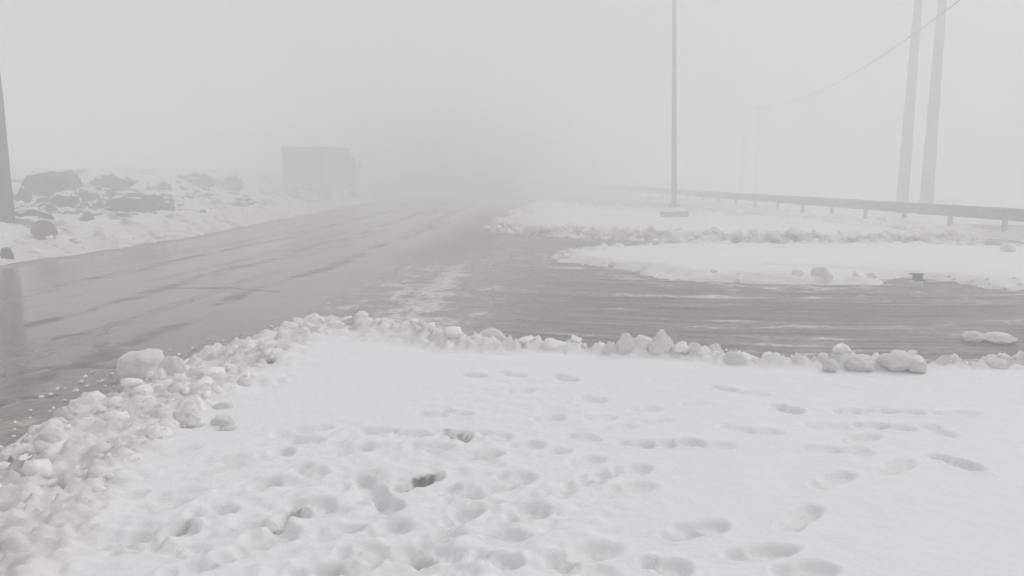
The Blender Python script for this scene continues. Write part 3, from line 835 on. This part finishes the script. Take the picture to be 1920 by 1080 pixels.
for poly, n, lo, hi, a, b in ((island_poly, 420, .025, .085, -.12, .3), (verge_poly, 650, .05, .17, -.25, .9)):
    for k in range(n):
        i = rng.randrange(15 if poly is island_poly and rng.random() < .85 else 0, len(poly)); p0, p1 = Vector(poly[i]), Vector(poly[(i + 1) % len(poly)])
        d = p1 - p0
        if d.length < 1e-3 or p0.x > 15: continue
        p = p0.lerp(p1, rng.random()); d.normalize(); p = p + Vector((-d.y, d.x)) * rng.uniform(a, b)
        r = lo + (hi - lo) * rng.random() ** 2.2
        pts.append((p.x, p.y, surf(p.x, p.y) + r * 0.1, r))
for k in range(500):
    y = 11 + 40 * rng.random() ** 1.6; e = rng.uniform(-0.1, 1.3) if rng.random() < .6 else rng.uniform(1.0, 6)
    x = float(left_edge(y)) - e; r = 0.03 + 0.14 * rng.random() ** 2.5
    pts.append((x, y, bank_h(x, y) + r * 0.2, r))
rubble('snow_crumbs', 'scattered snow clods along the far lane edges and the left bank', pts)

# ------------------------------------------------------------------ rocks on the left bank
def rock(px0, px1, pt, pb, dist, label, mat, seed, peak=0.0, name='boulder', cat='boulder', amp=0.24):
    for k in range(300):                       # where the sight line through its foot meets the bank
        dd = 9 + 0.15 * k
        b = P((px0 + px1) / 2, pb, dd)
        if bank_h(b.x, b.y) >= b.z:
            dist = dd
            break
    dist = min(dist, 44)
    b = P((px0 + px1) / 2, pb, dist)
    zc = dist * cp + (EYE - b.z) * sp
    w = (px1 - px0) / FPX * zc; h = (pb - pt) / FPX * zc
    gz = bank_h(b.x, b.y)
    low = min(b.z, gz) - 0.05
    top = b.z + h
    H = top - low
    me = chunk_mesh(seed, 4, peak, amp)
    o = link(name, me, mat, None, (b.x, b.y + w * 0.2, low + H * 0.45), (0, 0, rng.uniform(-.4, .4)))
    o.scale = (w * 0.57, w * 0.44, H * 0.60)
    tag(o, label, cat, 'dark rocks poking out of the left bank' if mat is ROCK else None)
rock(44, 112, 321, 363, 30.0, 'large dark domed boulder on top of the left bank', ROCK, 101, 0.1)
rock(104, 144, 319, 355, 30.5, 'dark jagged rock touching the right side of the domed boulder', ROCK, 102, 0.35)
rock(172, 234, 324, 353, 32.0, 'dark wedge shaped rock on the bank crest right of the domed boulder', ROCK, 103, 0.3)
rock(97, 138, 362, 385, 27.5, 'dark low rock in the snow below the domed boulder', ROCK, 104)
rock(142, 184, 353, 382, 27.5, 'dark slanting rock in the middle of the left bank', ROCK, 105, 0.2)
rock(204, 288, 358, 396, 25.0, 'widest dark rock lower on the bank towards the truck', ROCK, 106, 0.1)
rock(286, 322, 369, 396, 26.5, 'pale grey rock at the right end of the widest dark one', ROCK, 107, 0.2)
rock(26, 74, 388, 405, 20.5, 'flat dark stone lying at the foot of the thick wooden pole', ROCK, 108)
rock(30, 55, 352, 381, 27.0, 'small dark rock just right of the thick wooden pole', ROCK, 109, 0.2)
rock(330, 392, 324, 346, 40.0, 'faint rock on the bank crest halfway to the truck', ROCK, 110, 0.2)
rock(418, 452, 330, 358, 41.0, 'faint narrow rock on the crest nearest the truck', ROCK, 111, 0.3)
rock(61, 98, 414, 449, 17.6, 'rounded tan boulder at the left roadside', TAN, 112, 0.05, amp=0.14)
rock(0, 20, 464, 484, 14.6, 'small dark stone at the left end of the road edge', ROCK, 113)

pts = []
for (px, py, sx_, sy_, n) in ((90, 372, 60, 12, 40), (160, 366, 50, 14, 40), (250, 388, 60, 12, 45), (300, 352, 60, 12, 40), (420, 372, 50, 12, 30), (60, 395, 40, 10, 18)):
    for k in range(n):
        qx, qy = rng.gauss(px, sx_), rng.gauss(py, sy_)
        if qy < 340 or qx < 0: continue
        for j in range(200):
            b = P(qx, qy, 10 + 0.2 * j)
            if bank_h(b.x, b.y) >= b.z: break
        else: continue
        r = 0.05 + 0.22 * rng.random() ** 2.2
        if b.x < float(left_edge(b.y)) - 0.9: pts.append((b.x, b.y, bank_h(b.x, b.y) - r * 0.15, r))
rubble('earth_clods', 'dark clods of earth and stone strewn over the left bank', pts, ROCK, 'earth clods')

# ------------------------------------------------------------------ poles
def utility_pole(loc, height, r0, r1, mat, label, tilt=(0, 0), arm=True, rz=0.0):
    t = empty('utility_pole', loc, rot=(tilt[0], tilt[1], rz))
    tag(t, label, 'utility pole')
    prof = [(-0.5 + (height + 0.5) * k / 14, r0 + (r1 - r0) * k / 14 + 0.006 * math.sin(k * 2.1)) for k in range(15)]
    link('shaft', vtube(prof, 18), mat, t)
    if arm:
        link('crossarm', box((0, -r1 - 0.05, height - 0.45), (1.9, 0.10, 0.12), 0.01), mat, t)
        for x in (-0.85, -0.3, 0.3, 0.85):
            m = vtube([(0, .03), (.05, .05), (.08, .035), (.12, .05), (.15, .03), (.19, .02)], 10)
            link('insulator', m, CONC, t, (x, -r1 - 0.05, height - 0.39))
    return t
def base_pt(px, dist, z):
    d = ray(px, 400); s = dist / d.y
    return (d.x * s, dist, z)
pl = P(4, 400, 17.5)
utility_pole((pl.x, 17.5, bank_h(pl.x, 17.5) - 0.05), 10.2, 0.24, 0.19, WOOD, 'thick brown wooden pole cut by the left edge of the picture', (0, R(-0.4)))
pa = P(1690, 400, 36.0); pb = P(1735, 405, 35.0)
utility_pole((pa.x, 36, -0.12), 10.4, 0.27, 0.15, CONC_POLE, 'left one of the twin tall grey poles behind the guardrail', (0, R(0.6)), False)
utility_pole((pb.x, 35, -0.12), 10.4, 0.29, 0.15, CONC_POLE, 'right one of the twin tall grey poles behind the guardrail', (0, R(0.3)), False)
pc = P(1417, 360, 66.0); pd = P(1390, 362, 69.0)
utility_pole((pc.x, 66, -0.15), 7.4, 0.16, 0.11, WOOD, 'faint thin pole in deep fog left of the twin poles, nearer the twins', (0, 0))
utility_pole((pd.x, 69, -0.15), 5.0, 0.20, 0.16, WOOD, 'faintest short pole in deep fog between lamp pole and thin pole', (0, 0), False)

# overhead cable: hangs from the faint pole and comes forward over the right side
cab = []
for k in range(41):
    y = 66 - 62 * k / 40.0
    x = np.interp(y, [4, 25, 66], [10.35, 13.75, pc.x])
    cab.append((float(x), y, 6.0 + 0.00235 * (y - 45.5) ** 2 if y < 45.5 else 6.0 + 0.0021 * (y - 45.5) ** 2))
link_cable = link('overhead_cable', path_tube(cab, 0.022, 8), WIRE)
tag(link_cable, 'thin dark overhead cable sagging across the top right of the sky', 'cable')

# street lamp on its concrete footing
lp = G(1268, 408, 0.10)
for _ in range(3): lp = G(1268, 409, surf(lp.x, lp.y) * 0.7)
lz = lp.z
L_ = empty('street_lamp', (lp.x, lp.y + 0.35, lz), rot=(0, R(-1.6), 0))
tag(L_, 'tall slim grey lamp pole on a square concrete footing in the snow verge', 'street lamp')
bm = bmesh.new(); add_box(bm, (0, 0, 0.02), (0.84, 0.74, 0.40), 0.03)
link('footing', bm_mesh(bm), CONC, L_)
def mound(w, d, h, seed, n=26):
    bm = bmesh.new(); vs = []
    for i in range(n):
        row = []
        for j in range(n):
            u, v = i / (n - 1) * 2 - 1, j / (n - 1) * 2 - 1
            e = max(abs(u), abs(v))
            z = h * (1 - max(0, e) ** 4) * (0.7 + 0.6 * mnoise.noise(Vector((u * 2 + seed, v * 2, seed))))
            row.append(bm.verts.new((u * w / 2, v * d / 2, max(z, 0) - (0.05 if e > 0.99 else 0))))
        vs.append(row)
    for i in range(n - 1):
        for j in range(n - 1):
            bm.faces.new((vs[i][j], vs[i + 1][j], vs[i + 1][j + 1], vs[i][j + 1]))
    return bm_mesh(bm, True)
link('snow_cap', mound(0.82, 0.72, 0.17, 4.2), CHUNK, L_, (0, 0, 0.22))
link('base_plate', box((0, 0, 0.37), (0.36, 0.36, 0.035), 0.005), GALV, L_)
for sx in (-1, 1):
    for sy in (-1, 1):
        link('bolt', vtube([(0, .016), (.09, .016)], 8), IRON, L_, (sx * .14, sy * .14, .38))
link('shaft', vtube([(0.38, .105), (0.40, .098), (3.2, .085), (6.5, .07), (10.0, .055)], 14), GALV, L_)
link('band', vtube([(0.92, .102), (0.93, .104), (1.27, .102), (1.28, .100)], 14), ORANGE, L_)
link('hatch', box((0, -.094, 1.55), (.09, .02, .30), .006), GALV, L_)
arm = link('arm', path_tube([(0, 0, 9.95), (-.15, -.02, 10.25), (-.5, -.05, 10.42), (-1.2, -.1, 10.5)], 0.032, 10), GALV, L_)
hd = link('lamp_head', box((-1.5, -.12, 10.52), (.62, .24, .12), .05, 3, True), GALV, L_)
link('lens', box((-1.52, -.12, 10.448), (.44, .18, .03), .01), WHITE, hd)

# ------------------------------------------------------------------ guardrail
gl = empty('guardrail', (float(rail_x(30)), 30, 0))
tag(gl, 'grey steel guardrail running along the far right side of the road', 'guardrail')
def rpt(s):                                            # walk along the rail, metres from y = 16
    return RAILPTS[int(np.clip(round(s / 0.5), 0, len(RAILPTS) - 1))]
RAILPTS = []
y = 16.0
while y < 84:
    RAILPTS.append(Vector((float(rail_x(y)), y, 0)))
    sl = float(rail_x(y + .5) - rail_x(y)) / .5
    y += 0.5 / math.sqrt(1 + sl * sl)
W = [(0.0, .155), (.030, .145), (.078, .115), (.083, .085), (.070, .060), (.020, .018), (.020, -.018), (.070, -.060), (.083, -.085), (.078, -.115), (.030, -.145), (0.0, -.155)]
total = (len(RAILPTS) - 1) * 0.5
off = Vector(gl.location)
s = 0.0; kk = 0
while s + 4 <= total:
    bm = bmesh.new(); prev = None
    for q in np.linspace(s - 0.08, s + 4.08, 9):
        p = rpt(max(q, 0)); a = rpt(max(q - .5, 0)); b = rpt(q + .5)
        t = (b - a).normalized(); nrm = Vector((-t.y, t.x, 0))     # towards the road
        if q > total: break
        f = (q - round(q / .5) * .5)
        p = p + t * f
        lift = 0.002 * (kk % 2)
        ring = [bm.verts.new(p + nrm * (0.09 + u + lift) + Vector((0, 0, 0.60 + v)) - off) for u, v in W]
        if prev:
            for k in range(len(W) - 1):
                bm.faces.new((prev[k], prev[k + 1], ring[k + 1], ring[k]))
        prev = ring
    bmesh.ops.solidify(bm, geom=bm.faces[:], thickness=0.004)
    link('rail', bm_mesh(bm), RAIL, gl)
    for q in (s, s + 2):
        p = rpt(q); t = (rpt(q + .5) - rpt(max(q - .5, 0))).normalized()
        rz = math.atan2(t.y, t.x)
        po = link('post', box((0, 0, 0.16), (.12, .07, 1.10), .006), RAIL, gl, p - off, (0, 0, rz))
        link('spacer', box((0, 0.072, 0.60), (.10, .07, .28), .008), RAIL, po)
    s += 4; kk += 1

gyy = np.concatenate([np.linspace(14, 50, 260), np.linspace(50.3, 84, 80)])
gee = np.linspace(-1.6, 2.4, 44)
QY = np.repeat(gyy[:, None], len(gee), 1); QE = np.repeat(gee[None, :], len(gyy), 0); QX = rail_x(QY) - QE
QZ = 0.30 * np.exp(-((QE + 0.1) / 0.75) ** 2) * (0.75 + 0.9 * fbm(QX * 0.9, QY * 0.6, 4, 181)) + 0.05 * fbm(QX * 3, QY * 3, 3, 182) - 0.07 + 0.08 * sstep(0.2, -1, QE)
QZ = np.where(QE > 1.5, QZ - 0.1 * sstep(1.5, 2.4, QE), QZ)
o = link('snow_ridge', grid_mesh('snow_ridge', QX, QY, QZ, {'dirt_and_shade': np.clip(0.42 + 0.5 * fbm(QX * 0.8, QY * 0.5, 4, 183), 0, .8)}, QZ > -0.13), SNOW)
tag(o, 'low dirty ridge of ploughed snow under the guardrail', 'snow', kind='structure')

# ------------------------------------------------------------------ box truck parked on the left shoulder
tk = P(571, 377, 45.5)
T = empty('box_truck', (tk.x, 45.5, 0.0), R(-9))
T.scale = (1.12, 1.04, 1.08)
tag(T, 'dark boxy delivery truck fading into the fog on the left roadside', 'truck')
zs = bank_h(T.location.x, 46)
T.location.z = 0.05
def part(name, me, mat, parent=T, loc=(0, 0, 0), rot=None):
    return link(name, me, mat, parent, loc, rot)
cargo = part('cargo_box', box((0, 2.0, 1.78), (2.25, 4.0, 2.05), .06, 3), TRUCK_BOX)
for sx in (-1, 1):
    d = part('rear_door', box((sx * .545, -.015, 1.78), (1.06, .05, 1.90), .012), TRUCK_BOX, cargo)
    part('lock_bar', vtube([(0.9, .018), (2.6, .018)], 8), GALV, cargo, (sx * .18, -.065, 0))
for k in range(7):
    part('side_rib', box((1.137, .35 + k * .55, 1.75), (.03, .06, 1.8), .006), TRUCK_BOX, cargo)
part('chassis', box((0, 2.75, .60), (.9, 5.4, .22), .02), IRON)
part('bumper', box((0, -.06, .50), (2.1, .10, .16), .02), IRON)
for sx in (-1, 1):
    part('tail_light', box((sx * .88, -.075, .68), (.28, .06, .12), .012), REDLENS)
    part('mud_flap', box((sx * .82, .45, .42), (.44, .02, .42), .004), BLACK)
part('number_plate', box((0, -.12, .52), (.5, .012, .11), .003), WHITE)
# cab, side profile drawn in the Y-Z plane
cabp = [(4.12, .55), (5.75, .55), (5.85, .75), (5.85, 1.15), (5.62, 1.55), (5.22, 2.28), (5.05, 2.36), (4.22, 2.36), (4.12, 2.28)]
bm = bmesh.new()
rings = []
for x in (-1.0, -0.93, 0.93, 1.0):
    inset = 0.05 if abs(x) > .95 else 0
    cy_, cz_ = 4.95, 1.45
    rings.append([bm.verts.new((x, cy_ + (y_ - cy_) * (1 - inset), cz_ + (z_ - cz_) * (1 - inset))) for y_, z_ in cabp])
n = len(cabp)
for a, b in zip(rings[:-1], rings[1:]):
    for k in range(n):
        bm.faces.new((a[k], b[k], b[(k + 1) % n], a[(k + 1) % n]))
bm.faces.new(rings[0]); bm.faces.new(list(reversed(rings[-1])))
bmesh.ops.recalc_face_normals(bm, faces=bm.faces[:])
cabo = part('cab', bm_mesh(bm), TRUCK_CAB)
for sx in (-1, 1):
    bm = bmesh.new()
    w4 = [(4.35, 1.45), (5.45, 1.45), (5.10, 2.15), (4.35, 2.15)]
    f = [bm.verts.new((sx * 1.004, y_, z_)) for y_, z_ in w4]; g = [bm.verts.new((sx * .98, y_, z_)) for y_, z_ in w4]
    bm.faces.new(f); bm.faces.new(list(reversed(g)))
    for k in range(4): bm.faces.new((f[k], f[(k + 1) % 4], g[(k + 1) % 4], g[k]))
    bmesh.ops.recalc_face_normals(bm, faces=bm.faces[:])
    part('side_window', bm_mesh(bm), GLASS, cabo)
    part('door_handle', box((sx * 1.01, 4.45, 1.30), (.02, .16, .03), .004), BLACK, cabo)
    part('mirror', box((sx * 1.16, 5.45, 1.85), (.16, .06, .36), .02), BLACK, cabo)
    part('headlight', box((sx * .78, 5.86, .85), (.30, .05, .16), .015), WHITE, cabo)
bm = bmesh.new()
for x0, y0, z0 in ((-.86, 5.625, 1.585), (.86, 5.625, 1.585), (.80, 5.262, 2.245), (-.80, 5.262, 2.245)):
    bm.verts.new((x0, y0 + .012, z0 + .012))
bm.verts.ensure_lookup_table(); bm.faces.new(bm.verts[:]); bmesh.ops.solidify(bm, geom=bm.faces[:], thickness=.01)
part('windscreen', bm_mesh(bm), GLASS, cabo)
for sx in (-1, 1):
    for yy in (.95, 4.95):
        wl = part('wheel', disc_x(.43, .26, 28, .04), BLACK, T, (sx * .88, yy, .41))
        part('rim', disc_x(.24, .28, 20, .02), GALV, wl)

# ------------------------------------------------------------------ little marker block on the island edge
mb = G(1718, 535, 0.02)
M_ = empty('marker_block', (mb.x, mb.y, 0.0), R(8))
tag(M_, 'small dark marker block on a white base at the snow island edge', 'marker')
M_.scale = (.8, .8, .8)
link('base', box((0, 0, 0.045), (.19, .15, .12), .012), WHITE, M_)
link('head', box((0.012, 0.0, 0.165), (.13, .12, .12), .010), IRON, M_)
link('cap', box((-.005, 0, .232), (.19, .15, .018), .005), IRON, M_)
link('lug', box((.13, 0.02, .10), (.07, .06, .04), .008), IRON, M_)

# ------------------------------------------------------------------ fog
hz_m = bpy.data.materials.new('haze'); hz_m.use_nodes = True
nt = hz_m.node_tree; nt.nodes.clear()
ho = nt.nodes.new('ShaderNodeOutputMaterial')
pv = nt.nodes.new('ShaderNodeVolumePrincipled')
pv.inputs['Color'].default_value = (0.998, 0.996, 1.0, 1)
pv.inputs['Density'].default_value = HAZE_DENSITY
pv.inputs['Density Attribute'].default_value = ''
pv.inputs['Anisotropy'].default_value = 0.0
nt.links.new(pv.outputs[0], ho.inputs['Volume'])
hz = link('haze', box((0, 45, 4.9), (300, 230, 13.4)), hz_m)
tag(hz, 'thick pale fog filling the whole place', 'fog', kind='stuff')
